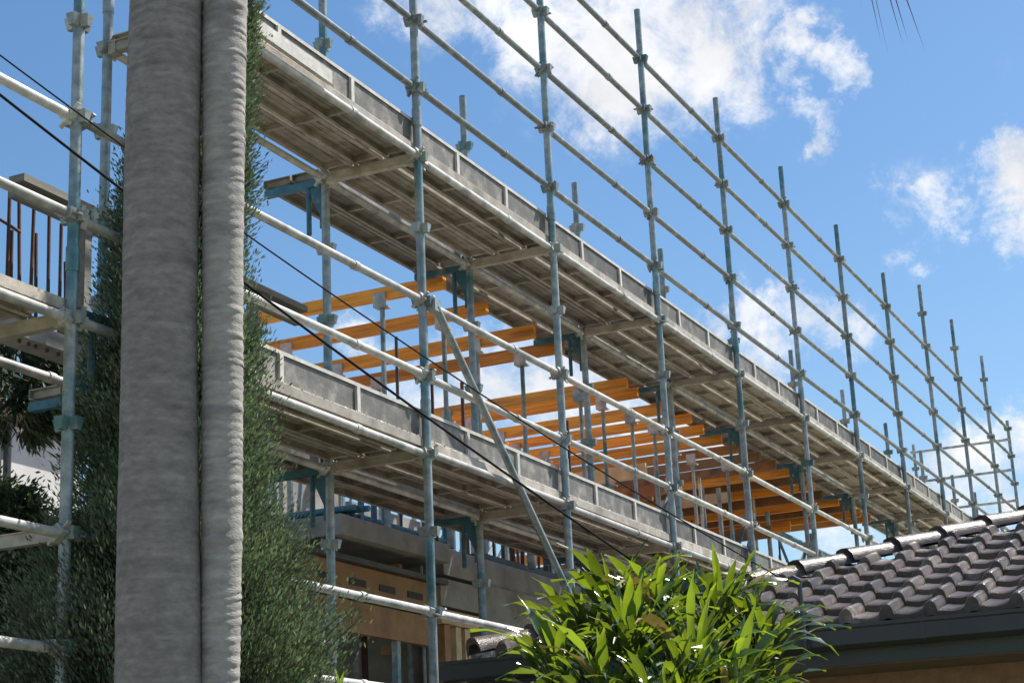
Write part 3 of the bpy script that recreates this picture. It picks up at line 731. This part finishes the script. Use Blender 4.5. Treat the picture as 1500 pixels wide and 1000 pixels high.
# ------------------------------------------------------------------ leafy bush in the foreground
def strap_leaf(L, w, bend, fold, twist, n=9):
    q = MB(); e = R(78); p = Vector((0, 0, 0)); pts = []
    for i in range(n + 1):
        f = i / n; pts.append((p.copy(), e)); p = p + Vector((math.cos(e), 0, math.sin(e))) * (L / n); e -= bend / n * (.35 + 1.3 * f)
    for i, (c, e) in enumerate(pts):
        f = i / n; ww = w * (0.35 + .65 * min(1, f / .3)) * (1 - max(0, (f - .55) / .45) ** 2.0) + .0008
        nrm = Vector((-math.sin(e), 0, math.cos(e))); tw = twist * f; side = Vector((0, math.cos(tw), 0)) + nrm * math.sin(tw)
        up = nrm * (fold * ww)
        wav = .006 * math.sin(f * 17 + twist * 9)
        q.v += [tuple(c - side * ww + up + nrm * wav), tuple(c), tuple(c + side * ww + up - nrm * wav)]
    for i in range(n):
        a = i * 3
        for j in (0, 1): q.f.append((a + j, a + j + 1, a + j + 4, a + j + 3)); q.mi.append(0)
    return q
rl = random.Random(17)
leaf_q = [strap_leaf(rl.uniform(.34, .46), rl.uniform(.0130, .0185), b, rl.uniform(.15, .4), rl.uniform(-.6, .6)) for b in (.35, .6, .9, 1.2, 1.5, 1.8, 2.1, 2.4)]
leaf_me = [q_.mesh('leaf', 'strap_leaf') for q_ in leaf_q]; dry_me = [leaf_q[k].mesh('leaf', 'dry_leaf') for k in (5, 7)]
bush = thing('strap_leaf_bush', 'bright green bush of long strap leaves below the roof corner', 'bush', (-2.45, 6.6, 0))
BB = Vector((-2.45, 6.6, 0))
heads = [(905, 905, 6.9, 1.0), (975, 925, 6.7, 1.0), (1060, 915, 6.8, 1.0), (850, 945, 6.8, .95), (1085, 955, 6.8, .95), (930, 965, 6.4, 1.05), (1020, 985, 6.3, 1.05), (830, 1010, 6.5, 1.0),
         (1105, 1015, 6.5, .95), (900, 1040, 6.2, 1.05), (1000, 1050, 6.1, 1.05), (1075, 1035, 6.2, 1.0)]
for k, (px, py, d, sc) in enumerate(heads):
    h = onray(px, py + 24, d); l = h - BB
    base = Vector((l.x * .35, l.y * .35, 0)); mid = Vector((l.x * .7, l.y * .7, l.z * .55))
    MB().tube([base, mid, l], [.02, .016, .012], 6).build('stem', 'bark', bush)
    for j in range(25):
        f = j / 24; i = min(7, int(f * 7.99)); i = max(0, min(7, i + rl.choice((-1, 0, 0, 1))))
        o = put('leaf', dry_me[j % 2] if (f > .6 and rl.random() < .18) else leaf_me[i], bush, l + Vector((0, 0, -.10 * f + .02)), (0, R(-6 + 10 * f) * 0, j * 2.39996 + rl.uniform(-.25, .25)))
        o.rotation_euler.x = rl.uniform(-.22, .22); s_ = sc * rl.uniform(.65, 1.15) * (.78 + .3 * min(1, f * 2)); o.scale = (s_, s_ * rl.uniform(.85, 1.15), s_)
# the crowded inner leaves
inner = MB()
for k, (px, py, d, sc) in enumerate(heads * 2):
    h = onray(px + rl.uniform(-45, 45), py + rl.uniform(25, 90), d + rl.uniform(-.25, .25)) - BB
    for j in range(18):
        lq = leaf_q[min(7, 2 + int(rl.random() * 6))]; az = j * 2.4 + rl.uniform(-.3, .3); M_ = Matrix.Translation(h) @ Matrix.Rotation(az, 4, 'Z') @ Matrix.Rotation(rl.uniform(-.2, .5), 4, 'Y') @ Matrix.Scale(rl.uniform(.75, 1.05), 4)
        b_ = len(inner.v); inner.v += [tuple(M_ @ Vector(v)) for v in lq.v]; inner.f += [tuple(i + b_ for i in f) for f in lq.f]; inner.mi += lq.mi
tag(inner.build('leaf', 'strap_leaf', bush), kind='stuff')
# small bright sprig in front of the cypress
sp = thing('leafy_sprig', 'small bright green sprig at the bottom edge in front of the cypress', 'sprig')
hp = onray(497, 1000, 6.6); sp.location = (hp.x, hp.y, 0)
MB().tube([(0, 0, 0), (0, 0, hp.z)], [.008, .004], 6).build('stem', 'bark', sp)
for j in range(10):
    o = put('leaf', leaf_me[j % 4], sp, (0, 0, hp.z - .012 * j), (0, 0, j * 2.4)); o.scale = (.26, .3, .26)

# ------------------------------------------------------------------ palm at right whose frond hangs into the sky
FRL, FRE, FRD = 2.4, 15, 150
pr = thing('palm_tree', 'palm at the right whose drooping frond tip enters the top edge', 'palm', (.25, 5.70, 0))
palm_trunk(.13, 5.0, 5).build('trunk', 'palm_bark', pr)
MB().tube([(0, 0, 4.98), (0, 0, 5.5), (0, 0, 6.0)], [.12, .09, .03], 14).build('crownshaft', 'palm_leaf', pr)
for k, (az, ln, el, dr) in enumerate([(R(188.6), FRL, R(FRE), R(FRD)), (R(20), 2.2, .7, 1.5), (R(-50), 2.2, .8, 1.4), (R(65), 2.2, 1.0, 1.2), (R(-100), 2.2, .6, 1.5)]):
    frond(az, ln, el, dr, 90 + k, lw=.022).build('frond', 'dead_frond' if k == 0 else 'palm_leaf', pr, (0, 0, 5.73))
